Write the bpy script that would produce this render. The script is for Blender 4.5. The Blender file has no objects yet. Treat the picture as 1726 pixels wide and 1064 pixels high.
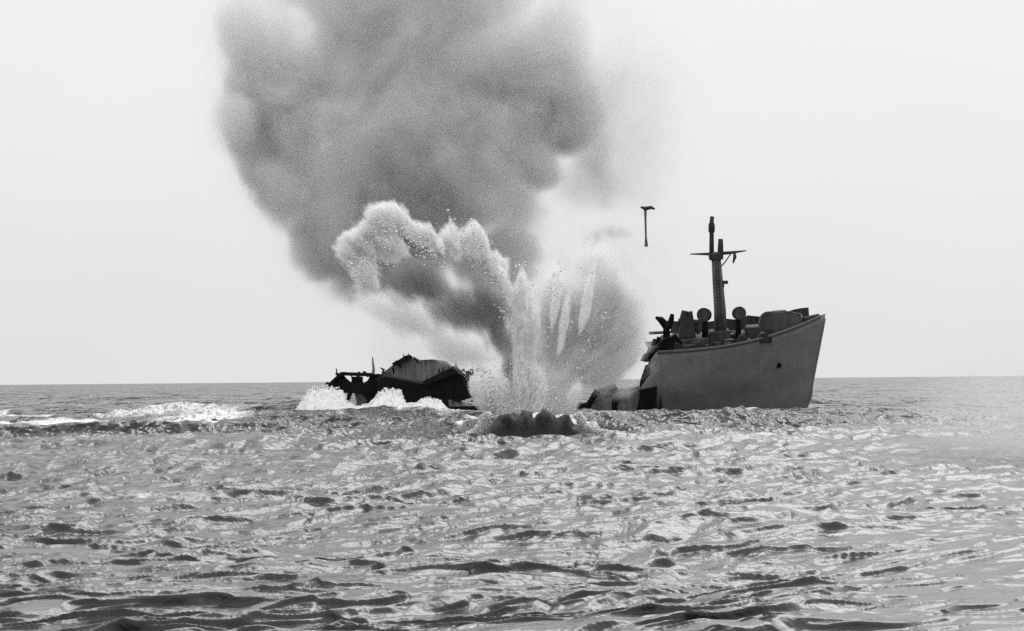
import bpy, bmesh, math, random
import numpy as np
from mathutils import Vector, Matrix, noise as mn

SC = bpy.context.scene
COL = SC.collection
rnd = random.Random(7)
R = math.radians

# ------------------------------------------------------------------ camera
FPX, CAMH, W0, H0 = 5000.0, 3.5, 1726.0, 1064.0
PITCH, ROLL = math.atan((640.5 - 532.0) / FPX), R(0.5)
fwd = Vector((0, math.cos(PITCH), math.sin(PITCH)))
r0 = Vector((1, 0, 0)); u0 = Vector((0, -math.sin(PITCH), math.cos(PITCH)))
rgt = r0 * math.cos(ROLL) - u0 * math.sin(ROLL)
upv = u0 * math.cos(ROLL) + r0 * math.sin(ROLL)
cd = bpy.data.cameras.new('camera'); cam = bpy.data.objects.new('camera', cd); COL.objects.link(cam)
m3 = Matrix((rgt, upv, -fwd)).transposed()
cam.matrix_world = Matrix.Translation((0, 0, CAMH)) @ m3.to_4x4()
cd.sensor_width = 36.0; cd.lens = FPX / W0 * 36.0
cd.clip_start = 1.0; cd.clip_end = 60000.0
SC.camera = cam

# ------------------------------------------------------------------ light
SUN_EL, SUN_AZ = R(40), R(17)          # azimuth measured from the view axis (+Y) to the right (+X)
w = bpy.data.worlds.new('World'); SC.world = w; w.use_nodes = True
nt = w.node_tree; nt.nodes.clear()
sky = nt.nodes.new('ShaderNodeTexSky'); sky.sky_type = 'NISHITA'; sky.sun_disc = False
sky.sun_elevation = SUN_EL; sky.sun_rotation = SUN_AZ; sky.dust_density = 6.0; sky.air_density = 1.0
bw = nt.nodes.new('ShaderNodeRGBToBW'); nt.links.new(sky.outputs[0], bw.inputs[0])
mul = nt.nodes.new('ShaderNodeMath'); mul.operation = 'MULTIPLY'; mul.inputs[1].default_value = 0.10
nt.links.new(bw.outputs[0], mul.inputs[0])
mul2 = nt.nodes.new('ShaderNodeMath'); mul2.operation = 'MINIMUM'; mul2.inputs[1].default_value = 1.1
nt.links.new(mul.outputs[0], mul2.inputs[0])
tc = nt.nodes.new('ShaderNodeTexCoord')
cn = nt.nodes.new('ShaderNodeTexNoise'); cn.inputs['Scale'].default_value = 2.2; cn.inputs['Detail'].default_value = 4
mp = nt.nodes.new('ShaderNodeMapping'); mp.inputs['Scale'].default_value = (1, 1, 2.5)
nt.links.new(tc.outputs['Generated'], mp.inputs[0]); nt.links.new(mp.outputs[0], cn.inputs['Vector'])
mr = nt.nodes.new('ShaderNodeMapRange'); mr.inputs['From Min'].default_value = 0.3; mr.inputs['From Max'].default_value = 0.7
mr.inputs['To Min'].default_value = 0.83; mr.inputs['To Max'].default_value = 0.92
nt.links.new(cn.outputs[0], mr.inputs[0])
mx = nt.nodes.new('ShaderNodeMix'); mx.data_type = 'FLOAT'; mx.inputs[0].default_value = 0.88   # mostly cloud cover
nt.links.new(mul2.outputs[0], mx.inputs[2]); nt.links.new(mr.outputs[0], mx.inputs[3])
sx = nt.nodes.new('ShaderNodeSeparateXYZ'); nt.links.new(tc.outputs['Generated'], sx.inputs[0])
zr = nt.nodes.new('ShaderNodeMapRange'); zr.inputs['From Min'].default_value = 0.12; zr.inputs['From Max'].default_value = 1.0
zr.inputs['To Min'].default_value = 1.0; zr.inputs['To Max'].default_value = 2.0     # overcast sky: brighter overhead than at the horizon
nt.links.new(sx.outputs['Z'], zr.inputs[0])
zm = nt.nodes.new('ShaderNodeMath'); zm.operation = 'MULTIPLY'; nt.links.new(mx.outputs[0], zm.inputs[0]); nt.links.new(zr.outputs[0], zm.inputs[1])
bg = nt.nodes.new('ShaderNodeBackground'); wo = nt.nodes.new('ShaderNodeOutputWorld')
nt.links.new(zm.outputs[0], bg.inputs[0]); bg.inputs[1].default_value = 1.0
nt.links.new(bg.outputs[0], wo.inputs[0])

sd = bpy.data.lights.new('sun', 'SUN'); sun = bpy.data.objects.new('sun', sd); COL.objects.link(sun)
sd.energy = 0.95; sd.angle = R(32); sd.color = (1.0, 1.0, 1.0)
sdir = Vector((math.sin(SUN_AZ) * math.cos(SUN_EL), math.cos(SUN_AZ) * math.cos(SUN_EL), math.sin(SUN_EL)))
sun.rotation_euler = sdir.to_track_quat('Z', 'Y').to_euler()

vs = SC.view_settings
vs.view_transform = 'Standard'; vs.look = 'None'; vs.gamma = 1.0; vs.exposure = 0.0; vs.use_curve_mapping = False
cy = SC.cycles
cy.max_bounces = 10; cy.diffuse_bounces = 2; cy.glossy_bounces = 2; cy.volume_bounces = 4
cy.transparent_max_bounces = 96; cy.use_denoising = False
cy.volume_step_rate = 1.0; cy.caustics_reflective = False; cy.caustics_refractive = False
cy.sample_clamp_indirect = 6.0

# ------------------------------------------------------------------ helpers
def P(px, py, D):
    d = fwd * FPX + rgt * (px - W0 / 2) + upv * (H0 / 2 - py)
    return Vector((0, 0, CAMH)) + d * (D / d.y)
def WX(px, D):                      # point on the mean water level
    p = P(px, 640, D); return Vector((p.x, p.y, 0.0))

def tag(o, label=None, cat=None, group=None, kind=None):
    if label: o['label'] = label
    if cat: o['category'] = cat
    if group: o['group'] = group
    if kind: o['kind'] = kind
    return o
def empty(name, loc=(0, 0, 0), rot=(0, 0, 0)):
    o = bpy.data.objects.new(name, None); COL.objects.link(o)
    o.location = loc; o.rotation_euler = rot; o.empty_display_size = 0.5
    return o

class MB:
    """collects shapes, links them as one mesh"""
    def __init__(s): s.v = []; s.f = []
    def add(s, vs_, fs_):
        k = len(s.v); s.v += [tuple(v) for v in vs_]; s.f += [tuple(i + k for i in f) for f in fs_]; return s
    def box(s, c, d, rot=None, taper=1.0):
        c = Vector(c); vs_ = []
        for z in (-1, 1):
            t = 1.0 if z < 0 else taper
            for x, y in ((-1, -1), (1, -1), (1, 1), (-1, 1)):
                p = Vector((x * d[0] / 2 * t, y * d[1] / 2 * t, z * d[2] / 2))
                if rot is not None: p = rot @ p
                vs_.append(c + p)
        return s.add(vs_, [(3, 2, 1, 0), (4, 5, 6, 7), (0, 1, 5, 4), (1, 2, 6, 5), (2, 3, 7, 6), (3, 0, 4, 7)])
    def tube(s, pts, rad, n=10, wob=0.0):
        pts = [Vector(p) for p in pts]
        if not isinstance(rad, (list, tuple)): rad = [rad] * len(pts)
        vs_ = []
        for i, p in enumerate(pts):
            a = pts[max(i - 1, 0)]; b = pts[min(i + 1, len(pts) - 1)]
            t = (b - a).normalized()
            ref = Vector((0, 1, 0)) if abs(t.y) < 0.9 else Vector((1, 0, 0))
            e1 = t.cross(ref).normalized(); e2 = t.cross(e1)
            for k in range(n):
                th = 2 * math.pi * k / n
                r = rad[i] * (1 + wob * (rnd.random() - 0.5))
                vs_.append(p + e1 * (r * math.cos(th)) + e2 * (r * math.sin(th)))
        fs_ = []
        for i in range(len(pts) - 1):
            for k in range(n):
                fs_.append((i * n + k, i * n + (k + 1) % n, (i + 1) * n + (k + 1) % n, (i + 1) * n + k))
        fs_.append(tuple(range(n))); fs_.append(tuple((len(pts) - 1) * n + k for k in reversed(range(n))))
        return s.add(vs_, fs_)
    def prism(s, poly, y0, y1, jag=0.0, dy=None):
        """polygon in x,z extruded along y"""
        n = len(poly)
        vs_ = [(x, y0 + (rnd.uniform(-jag, jag)), z) for x, z in poly] + \
              [(x + rnd.uniform(-jag, jag) * .5, y1 + rnd.uniform(-jag, jag), z + rnd.uniform(-jag, jag) * .5) for x, z in poly]
        fs_ = [tuple(range(n)), tuple(reversed(range(n, 2 * n)))]
        fs_ += [(i, (i + 1) % n, n + (i + 1) % n, n + i)[::-1] for i in range(n)]
        return s.add(vs_, fs_)
    def build(s, name, mat, parent=None, smooth=False, bevel=0.0, kind=None, label=None):
        me = bpy.data.meshes.new(name); me.from_pydata(s.v, [], s.f); me.update()
        bm = bmesh.new(); bm.from_mesh(me)
        bmesh.ops.recalc_face_normals(bm, faces=bm.faces)
        if bevel: bmesh.ops.bevel(bm, geom=[e for e in bm.edges if len(e.link_faces) == 2 and e.calc_face_angle(0) > 0.6], offset=bevel, segments=1, affect='EDGES')
        bm.to_mesh(me); bm.free()
        if smooth: me.polygons.foreach_set('use_smooth', [True] * len(me.polygons))
        me.materials.append(mat)
        o = bpy.data.objects.new(name, me); COL.objects.link(o)
        if parent: o.parent = parent
        if kind: o['kind'] = kind
        if label: o['label'] = label
        return o

# ------------------------------------------------------------------ materials
def paint(name, col, var=0.35, rough=0.7, scale=1.0, plates=False, streak=True):
    m = bpy.data.materials.new(name); m.use_nodes = True; n = m.node_tree; n.nodes.clear()
    out = n.nodes.new('ShaderNodeOutputMaterial'); b = n.nodes.new('ShaderNodeBsdfPrincipled')
    n.links.new(b.outputs[0], out.inputs[0])
    t = n.nodes.new('ShaderNodeTexCoord')
    a = n.nodes.new('ShaderNodeTexNoise'); a.inputs['Scale'].default_value = 0.8 * scale; a.inputs['Detail'].default_value = 8; a.inputs['Roughness'].default_value = 0.65
    n.links.new(t.outputs['Object'], a.inputs['Vector'])
    mpp = n.nodes.new('ShaderNodeMapping'); mpp.inputs['Scale'].default_value = (2.2 * scale, 2.2 * scale, 0.22 * scale)
    n.links.new(t.outputs['Object'], mpp.inputs[0])
    st = n.nodes.new('ShaderNodeTexNoise'); st.inputs['Scale'].default_value = 1.0; st.inputs['Detail'].default_value = 5
    n.links.new(mpp.outputs[0], st.inputs['Vector'])
    ad = n.nodes.new('ShaderNodeMath'); ad.operation = 'ADD'; n.links.new(a.outputs[0], ad.inputs[0]); n.links.new(st.outputs[0], ad.inputs[1])
    r_ = n.nodes.new('ShaderNodeMapRange'); r_.inputs['From Min'].default_value = 0.7; r_.inputs['From Max'].default_value = 1.3
    r_.inputs['To Min'].default_value = col * (1 - var); r_.inputs['To Max'].default_value = col * (1 + var)
    n.links.new(ad.outputs[0], r_.inputs[0])
    src = r_.outputs[0]
    bump_in = a.outputs[0]
    if plates:
        br = n.nodes.new('ShaderNodeTexBrick'); br.inputs['Scale'].default_value = 1.0
        br.inputs['Brick Width'].default_value = 3.1; br.inputs['Row Height'].default_value = 1.35
        br.inputs['Mortar Size'].default_value = 0.035; br.inputs['Mortar Smooth'].default_value = 0.6
        br.inputs['Color1'].default_value = (1.03,) * 3 + (1,); br.inputs['Color2'].default_value = (0.96,) * 3 + (1,); br.inputs['Mortar'].default_value = (0.84,) * 3 + (1,)
        mq = n.nodes.new('ShaderNodeMapping'); mq.inputs['Rotation'].default_value = (R(90), 0, 0)
        n.links.new(t.outputs['Object'], mq.inputs[0]); n.links.new(mq.outputs[0], br.inputs['Vector'])
        mm = n.nodes.new('ShaderNodeMath'); mm.operation = 'MULTIPLY'
        n.links.new(src, mm.inputs[0]); n.links.new(br.outputs[0], mm.inputs[1]); src = mm.outputs[0]
    n.links.new(src, b.inputs['Base Color'])
    bp = n.nodes.new('ShaderNodeBump'); bp.inputs['Strength'].default_value = 0.6; bp.inputs['Distance'].default_value = 0.12
    n.links.new(bump_in, bp.inputs['Height']); n.links.new(bp.outputs[0], b.inputs['Normal'])
    b.inputs['Roughness'].default_value = rough
    b.inputs['Specular IOR Level'].default_value = 0.12 if col < 0.05 else 0.4
    return m

M_hull = paint('weathered_grey_hull_paint', 0.17, 0.14, 0.75, 1.0, plates=True)
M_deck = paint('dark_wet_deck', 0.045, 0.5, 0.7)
M_dark = paint('dark_deck_fittings', 0.035, 0.4, 0.6, 2.0)
M_mast = paint('grey_mast_paint', 0.085, 0.5, 0.7, 2.0)
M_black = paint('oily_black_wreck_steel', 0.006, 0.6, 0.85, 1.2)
M_wreckgrey = paint('scorched_grey_plating', 0.15, 0.6, 0.8, 1.0)
M_tub = paint('grey_gun_tub_paint', 0.06, 0.4, 0.7, 1.6)

ED = 205.0; EPM = FPX / ED
BLAST0 = P(878, 745, ED)
def smoke_mat(name, albedo, dens, nscale=0.08, amp=0.7, edge=0.35, aniso=0.0, detail=4.0, streak=0.0, rough=0.55):
    m = bpy.data.materials.new(name); m.use_nodes = True; n = m.node_tree; n.nodes.clear()
    out = n.nodes.new('ShaderNodeOutputMaterial')
    t = n.nodes.new('ShaderNodeTexCoord'); g = n.nodes.new('ShaderNodeNewGeometry')
    ln = n.nodes.new('ShaderNodeVectorMath'); ln.operation = 'LENGTH'; n.links.new(t.outputs['Object'], ln.inputs[0])
    no = n.nodes.new('ShaderNodeTexNoise'); no.inputs['Scale'].default_value = nscale; no.inputs['Detail'].default_value = detail; no.inputs['Roughness'].default_value = rough
    no.inputs['Distortion'].default_value = 0.3
    if streak:       # torn along lines running out from the burst
        su = n.nodes.new('ShaderNodeVectorMath'); su.operation = 'SUBTRACT'; su.inputs[1].default_value = tuple(BLAST0)
        n.links.new(g.outputs['Position'], su.inputs[0])
        nm = n.nodes.new('ShaderNodeVectorMath'); nm.operation = 'NORMALIZE'; n.links.new(su.outputs[0], nm.inputs[0])
        s1_ = n.nodes.new('ShaderNodeVectorMath'); s1_.operation = 'SCALE'; s1_.inputs['Scale'].default_value = streak; n.links.new(nm.outputs[0], s1_.inputs[0])
        s2_ = n.nodes.new('ShaderNodeVectorMath'); s2_.operation = 'SCALE'; s2_.inputs['Scale'].default_value = 0.38; n.links.new(su.outputs[0], s2_.inputs[0])
        aa = n.nodes.new('ShaderNodeVectorMath'); aa.operation = 'ADD'; n.links.new(s1_.outputs[0], aa.inputs[0]); n.links.new(s2_.outputs[0], aa.inputs[1])
        n.links.new(aa.outputs[0], no.inputs['Vector'])
    else:
        n.links.new(g.outputs['Position'], no.inputs['Vector'])
    # r' = r + amp * stretched noise ; density = dens * smooth(1 - r')
    mr_ = n.nodes.new('ShaderNodeMapRange'); mr_.inputs['From Min'].default_value = 0.32; mr_.inputs['From Max'].default_value = 0.68
    mr_.inputs['To Min'].default_value = 0.0; mr_.inputs['To Max'].default_value = amp
    n.links.new(no.outputs[0], mr_.inputs[0])
    ad = n.nodes.new('ShaderNodeMath'); ad.operation = 'ADD'
    n.links.new(ln.outputs['Value'], ad.inputs[0]); n.links.new(mr_.outputs[0], ad.inputs[1])
    fo = n.nodes.new('ShaderNodeMapRange'); fo.interpolation_type = 'SMOOTHSTEP'
    fo.inputs['From Min'].default_value = 0.98; fo.inputs['From Max'].default_value = 0.98 - edge
    fo.inputs['To Min'].default_value = 0.0; fo.inputs['To Max'].default_value = dens
    n.links.new(ad.outputs[0], fo.inputs[0])
    pv = n.nodes.new('ShaderNodeVolumePrincipled')
    pv.inputs['Color'].default_value = (albedo, albedo, albedo, 1); pv.inputs['Anisotropy'].default_value = aniso
    n.links.new(fo.outputs[0], pv.inputs['Density'])
    n.links.new(pv.outputs[0], out.inputs['Volume'])
    # all but clear surface, added to give the volume a solid outline
    tr = n.nodes.new('ShaderNodeBsdfTransparent')
    m2 = n.nodes.new('ShaderNodeMapRange'); m2.inputs['To Min'].default_value = 0.992; m2.inputs['To Max'].default_value = 1.0
    n.links.new(no.outputs[0], m2.inputs[0]); n.links.new(m2.outputs[0], tr.inputs[0])
    n.links.new(tr.outputs[0], out.inputs['Surface'])
    return m

# ------------------------------------------------------------------ sea
def smooth(a, b, x):
    t = np.clip((x - a) / (b - a), 0, 1); return t * t * (3 - 2 * t)
def hash2(ix, iy, seed):
    h = (ix.astype(np.int64) * 374761393 + iy.astype(np.int64) * 668265263 + seed * 974634777) & 0x7fffffff
    h = ((h ^ (h >> 13)) * 1274126177) & 0x7fffffff
    return ((h ^ (h >> 16)) & 0xffff) / 65535.0
def vnoise(x, y, seed=0):
    ix = np.floor(x); iy = np.floor(y); fx = x - ix; fy = y - iy
    fx = fx * fx * (3 - 2 * fx); fy = fy * fy * (3 - 2 * fy)
    a = hash2(ix, iy, seed); b = hash2(ix + 1, iy, seed); c = hash2(ix, iy + 1, seed); d = hash2(ix + 1, iy + 1, seed)
    return (a * (1 - fx) + b * fx) * (1 - fy) + (c * (1 - fx) + d * fx) * fy
def fbm(x, y, seed=0, oc=3):
    s = 0; a = 0.5; 
    for i in range(oc): s = s + a * vnoise(x * 2 ** i, y * 2 ** i, seed + i); a *= 0.5
    return s / (1 - 0.5 ** oc)

rs = np.random.RandomState(11)
WAVES = []
NW = 64
for i in range(NW):
    lam = 0.55 * (26 / 0.55) ** ((i + rs.rand()) / NW)
    # crests run obliquely away to the right: travel direction around -40 deg with wide spread
    th = R(-64) + rs.normal() * R(20 if lam > 3 else 32)
    k = 2 * math.pi / lam
    a = 0.0095 * lam ** 1.0 / (1 + (lam / 2.4) ** 1.6)
    WAVES.append((k, th, a * (0.6 + 0.8 * rs.rand()), rs.rand() * 6.283, lam))

def calm(x, y):
    """1 on open sea, falls over the faded water to the right"""
    e = x / np.maximum(y, 1) + 0.045 * (fbm(x * 0.06, y * 0.02, 5) - 0.5) * 2
    return 1 - 0.52 * smooth(0.045, 0.165, e)  # waves weakened on purpose here to imitate a flat, faded tone

def sea(x, y, spacing):
    z = np.zeros_like(x); dx = np.zeros_like(x); dy = np.zeros_like(x)
    paw = 0.65 + 0.9 * smooth(.35, .65, fbm(x * .03, y * .008, 91, 3))
    gust = 0.55 + 0.9 * fbm(x * 0.035, y * 0.02, 9)
    for k, th, a, ph, lam in WAVES:
        c, s = math.cos(th), math.sin(th)
        ratio = lam / (np.maximum(abs(s), 0.25) * spacing)
        fade = smooth(0.35, 1.1, ratio)
        arg = k * (x * c + y * s) + ph
        amp = a * fade * (gust if lam < 8 else 1.0)
        z += amp * np.cos(arg); q = 1.0 if lam > 5 else 1.25
        dx -= q * c * amp * np.sin(arg); dy -= q * s * amp * np.sin(arg)
    cm = calm(x, y)
    # long low swell: lifts the far sea into overlapping crests and roughens the horizon
    rw = np.random.RandomState(77)
    for i in range(14):
        lam = 9.0 * (42 / 9.0) ** (i / 13.0); th = R(-70) + rw.normal() * R(28); k = 2 * math.pi / lam
        z += 0.0085 * lam ** 0.85 * np.cos(k * (x * math.cos(th) + y * math.sin(th)) + rw.rand() * 6.283) * (0.5 + fbm(x * .02, y * .012, 95 + i, 2))
    # steep-fronted wind sea: short crests, quick rise on the near side, long slope behind
    for i, (lam, al, hgt) in enumerate(((0.55, 48, .045), (0.8, 30, .07), (1.15, 60, .10), (1.6, 44, .13), (2.2, 58, .17), (3.1, 40, .165), (4.6, 52, .15), (7.0, 46, .08))):
        al = R(al); wob = 2.6 * (fbm(x / lam * .35, y / lam * .5, 51 + i, 3) - .5)
        ph = (-x * math.sin(al) + y * math.cos(al)) / lam + wob
        fr = ph - np.floor(ph); wd = np.clip(2.4 * spacing * math.cos(al) / lam, 0.07, 0.4)
        pr = np.where(fr < wd, smooth(0, 1, fr / wd), (1 - (fr - wd) / (1 - wd)) ** 1.7)
        envp = smooth(0.50, 0.60, fbm(x / lam * .50 + 9, y / lam * .40, 71 + i, 3))
        fade = smooth(0.045, 0.13, lam / spacing * .1)
        h = hgt * envp * fade * paw
        z += h * (pr - 0.25); dy -= 0.5 * h * pr
    # long swell ridges left of the blast, their near faces dark
    env = smooth(-62, -50, x) * (1 - smooth(-17, -11, x))
    yr = 203 + 4 * (fbm(x * 0.09, y * 0, 21) - 0.5)
    d = y - yr
    ridge = 0.70 * env * np.where(d < 0, np.exp(-(d / 0.9) ** 2), np.exp(-(d / 12.0) ** 2))
    d2 = y - (181 + 0.5 * (x + 8) + 2.5 * (fbm(x * 0.3, y * 0, 23) - .5)); env2 = smooth(-13, -9, x) * (1 - smooth(-2, 0, x))
    ridge = ridge + 0.38 * env2 * np.where(d2 < 0, np.exp(-(d2 / 0.7) ** 2), np.exp(-(d2 / 6.0) ** 2))
    d3 = y - (148 + 2.5 * (fbm(x * 0.3, y * 0, 25) - .5)); env3 = smooth(-6.2, -5.6, x) * (1 - smooth(-4.2, -3.6, x))
    ridge = ridge + 0.30 * env3 * np.where(d3 < 0, np.exp(-(d3 / 0.4) ** 2), np.exp(-(d3 / 4.0) ** 2))
    return dx * cm, dy * cm, z * cm + ridge, cm, ridge, env, d

def build_sea():
    yp = np.concatenate([np.linspace(760, 470, 420), np.linspace(470, 14, 1140)[1:], np.linspace(14, 0.9, 70)[1:]])
    Dr = FPX * CAMH / yp
    az = np.linspace(-0.27, 0.27, 640)
    X = Dr[:, None] * az[None, :]; Y = Dr[:, None] * np.ones_like(az)[None, :]
    sp = np.abs(np.gradient(Dr))[:, None] * np.ones_like(az)[None, :]
    dx, dy, z, cm, ridge, env, d = sea(X, Y, sp)
    fadeh = 1 - smooth(1500, 5000, Y)
    Z = z * fadeh
    # foam
    f = np.zeros_like(X)
    az_ = X / Y
    f1 = smooth(-0.20, -0.17, az_) * (1 - smooth(-0.10, -0.075, az_)) * smooth(0.0, 3, d) * (1 - smooth(70, 260, d)) * (0.62 * smooth(0.42, 0.60, fbm(X * 0.10, Y * 0.022, 31, 4)) + 0.75 * (1 - smooth(6, 22, d)) * smooth(0.36, 0.52, fbm(X * 0.16, Y * 0.05, 32, 3)) + 0.7 * smooth(0.52, 0.66, fbm(X * 0.12, Y * 0.03, 36, 4)))
    f2 = smooth(0.0, 1.0, 1.25 - np.hypot((X + 14.5) / 13.0, (Y - 312) / 38.0)) * smooth(0.30, 0.5, fbm(X * 0.22, Y * 0.04, 33, 4))
    f3 = smooth(0.0, 0.8, 1.2 - np.hypot((X - 23) / 13.0, (Y - 306) / 18.0)) * smooth(0.36, 0.58, fbm(X * 0.3, Y * 0.06, 35, 4))
    f5 = smooth(0.0, 0.7, 1.25 - np.hypot((X - 1.0) / 6.0, (Y - 194) / 12.0)) * smooth(0.4, 0.58, fbm(X * 0.5, Y * 0.1, 39, 4))
    crest = 0.8 * smooth(0.50, 0.80, z - ridge) * smooth(0.5, 0.68, fbm(X * 0.35, Y * 0.2, 37, 4)) * cm
    f = np.clip(f1 + f2 + 0.6 * f3 + 0.5 * f5 + 0.55 * crest, 0, 1)
    ny, nx = X.shape
    co = np.stack([X + dx * fadeh, Y + dy * fadeh, Z], -1).reshape(-1, 3)
    idx = np.arange(ny * nx).reshape(ny, nx)
    q = np.stack([idx[:-1, :-1], idx[:-1, 1:], idx[1:, 1:], idx[1:, :-1]], -1).reshape(-1, 4)
    me = bpy.data.meshes.new('sea')
    me.vertices.add(len(co)); me.vertices.foreach_set('co', co.astype(np.float32).ravel())
    me.loops.add(q.size); me.loops.foreach_set('vertex_index', q.astype(np.int32).ravel())
    me.polygons.add(len(q)); me.polygons.foreach_set('loop_start', np.arange(0, q.size, 4, dtype=np.int32))
    me.polygons.foreach_set('use_smooth', np.ones(len(q), dtype=bool))
    me.update(calc_edges=True)
    at = me.attributes.new('foam', 'FLOAT', 'POINT'); at.data.foreach_set('value', f.astype(np.float32).ravel())
    at = me.attributes.new('chop', 'FLOAT', 'POINT'); at.data.foreach_set('value', cm.astype(np.float32).ravel())
    at = me.attributes.new('far', 'FLOAT', 'POINT'); at.data.foreach_set('value', smooth(110, 320, Y).astype(np.float32).ravel())
    m = bpy.data.materials.new('sea_water'); m.use_nodes = True; n = m.node_tree; n.nodes.clear()
    out = n.nodes.new('ShaderNodeOutputMaterial'); b = n.nodes.new('ShaderNodeBsdfPrincipled')
    b.inputs['Base Color'].default_value = (0.025, 0.025, 0.025, 1); b.inputs['IOR'].default_value = 1.333
    b.inputs['Roughness'].default_value = 0.23
    g = n.nodes.new('ShaderNodeNewGeometry')
    ca = n.nodes.new('ShaderNodeAttribute'); ca.attribute_name = 'chop'
    hs = []
    for sc, st, dist in ((6.0, (1, 0.7, 1), 0.012), (1.8, (1, 0.6, 1), 0.10), (0.45, (1, 0.5, 1), 0.30)):
        mp_ = n.nodes.new('ShaderNodeMapping'); mp_.inputs['Scale'].default_value = st; mp_.inputs['Rotation'].default_value = (0, 0, R(25))
        n.links.new(g.outputs['Position'], mp_.inputs[0])
        no = n.nodes.new('ShaderNodeTexNoise'); no.inputs['Scale'].default_value = sc; no.inputs['Detail'].default_value = 3; no.inputs['Roughness'].default_value = 0.6
        n.links.new(mp_.outputs[0], no.inputs['Vector'])
        mu = n.nodes.new('ShaderNodeMath'); mu.operation = 'MULTIPLY'; mu.inputs[1].default_value = dist
        n.links.new(no.outputs[0], mu.inputs[0]); hs.append(mu)
    s1 = n.nodes.new('ShaderNodeMath'); s1.operation = 'ADD'; n.links.new(hs[0].outputs[0], s1.inputs[0]); n.links.new(hs[1].outputs[0], s1.inputs[1])
    s2 = n.nodes.new('ShaderNodeMath'); s2.operation = 'ADD'; n.links.new(s1.outputs[0], s2.inputs[0]); n.links.new(hs[2].outputs[0], s2.inputs[1])
    # beyond the reach of the mesh the larger waves go on as relief
    ff = n.nodes.new('ShaderNodeAttribute'); ff.attribute_name = 'far'
    mf = n.nodes.new('ShaderNodeMapping'); mf.inputs['Scale'].default_value = (1, 0.35, 1); mf.inputs['Rotation'].default_value = (0, 0, R(12)); n.links.new(g.outputs['Position'], mf.inputs[0])
    nf = n.nodes.new('ShaderNodeTexNoise'); nf.inputs['Scale'].default_value = 0.22; nf.inputs['Detail'].default_value = 4; nf.inputs['Roughness'].default_value = 0.55; n.links.new(mf.outputs[0], nf.inputs['Vector'])
    xf = n.nodes.new('ShaderNodeMath'); xf.operation = 'MULTIPLY'; n.links.new(nf.outputs[0], xf.inputs[0]); n.links.new(ff.outputs['Fac'], xf.inputs[1])
    xs2 = n.nodes.new('ShaderNodeMath'); xs2.operation = 'MULTIPLY_ADD'; xs2.inputs[1].default_value = 16.0; n.links.new(xf.outputs[0], xs2.inputs[0]); n.links.new(s2.outputs[0], xs2.inputs[2]); s2 = xs2
    s3 = n.nodes.new('ShaderNodeMath'); s3.operation = 'MULTIPLY'; n.links.new(s2.outputs[0], s3.inputs[0]); n.links.new(ca.outputs['Fac'], s3.inputs[1])
    bp = n.nodes.new('ShaderNodeBump'); bp.inputs['Strength'].default_value = 1.0; bp.inputs['Distance'].default_value = 1.0
    n.links.new(s3.outputs[0], bp.inputs['Height']); n.links.new(bp.outputs[0], b.inputs['Normal'])
    fo = n.nodes.new('ShaderNodeBsdfDiffuse'); fo.inputs[0].default_value = (0.86, 0.86, 0.86, 1); n.links.new(bp.outputs[0], fo.inputs['Normal'])
    fa = n.nodes.new('ShaderNodeAttribute'); fa.attribute_name = 'foam'
    fn = n.nodes.new('ShaderNodeTexNoise'); fn.inputs['Scale'].default_value = 1.6; fn.inputs['Detail'].default_value = 7; fn.inputs['Roughness'].default_value = 0.7
    n.links.new(g.outputs['Position'], fn.inputs['Vector'])
    m1 = n.nodes.new('ShaderNodeMath'); m1.operation = 'ADD'; n.links.new(fa.outputs['Fac'], m1.inputs[0]); n.links.new(fn.outputs[0], m1.inputs[1])
    m2 = n.nodes.new('ShaderNodeMapRange'); m2.inputs['From Min'].default_value = 0.85; m2.inputs['From Max'].default_value = 1.2
    n.links.new(m1.outputs[0], m2.inputs[0])
    mi = n.nodes.new('ShaderNodeMixShader'); n.links.new(m2.outputs[0], mi.inputs[0]); n.links.new(b.outputs[0], mi.inputs[1]); n.links.new(fo.outputs[0], mi.inputs[2])
    n.links.new(mi.outputs[0], out.inputs[0])
    me.materials.append(m)
    o = bpy.data.objects.new('sea', me); COL.objects.link(o); tag(o, 'grey choppy open sea running to the horizon', kind='structure')
    return o
build_sea()

# ------------------------------------------------------------------ bow section of the ship
SD = 330.0; PPM = FPX / SD
base = WX(1230, SD)
TRIM, LIST = R(4.0), R(8.0)
bow = empty('ship_bow_section', base)
bow.rotation_euler = (Matrix.Rotation(-TRIM, 3, 'Y') @ Matrix.Rotation(LIST, 3, 'X')).to_euler()
tag(bow, 'grey broken-off forward half of a cargo ship, bow pointing right, with tall mast', 'ship')
def sheer(x): return 7.5 + (0.0102 if x > -2 else 0.003) * (x + 2) ** 2
def stem(z):
    if z > 2: return 9.25 + (z - 2) * 0.26
    return 9.25 - 0.14 * (2 - z) ** 1.9 if z > -3 else 9.25 - 0.14 * 5 ** 1.9
def halfb(x, z):
    """half breadth"""
    t = max(0.0, stem(z) - x)
    B = 8.3 if z > 4 else 8.3 - 0.28 * (4 - z) ** 1.05
    L = 17.0 + (8.9 - z) * 0.7
    return B * (1 - (1 - min(t / L, 1.0)) ** 1.9) * (0.9 + 0.1 * min(1, max(0, z) / 8)) + 0.04
AFT = -9.9
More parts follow.
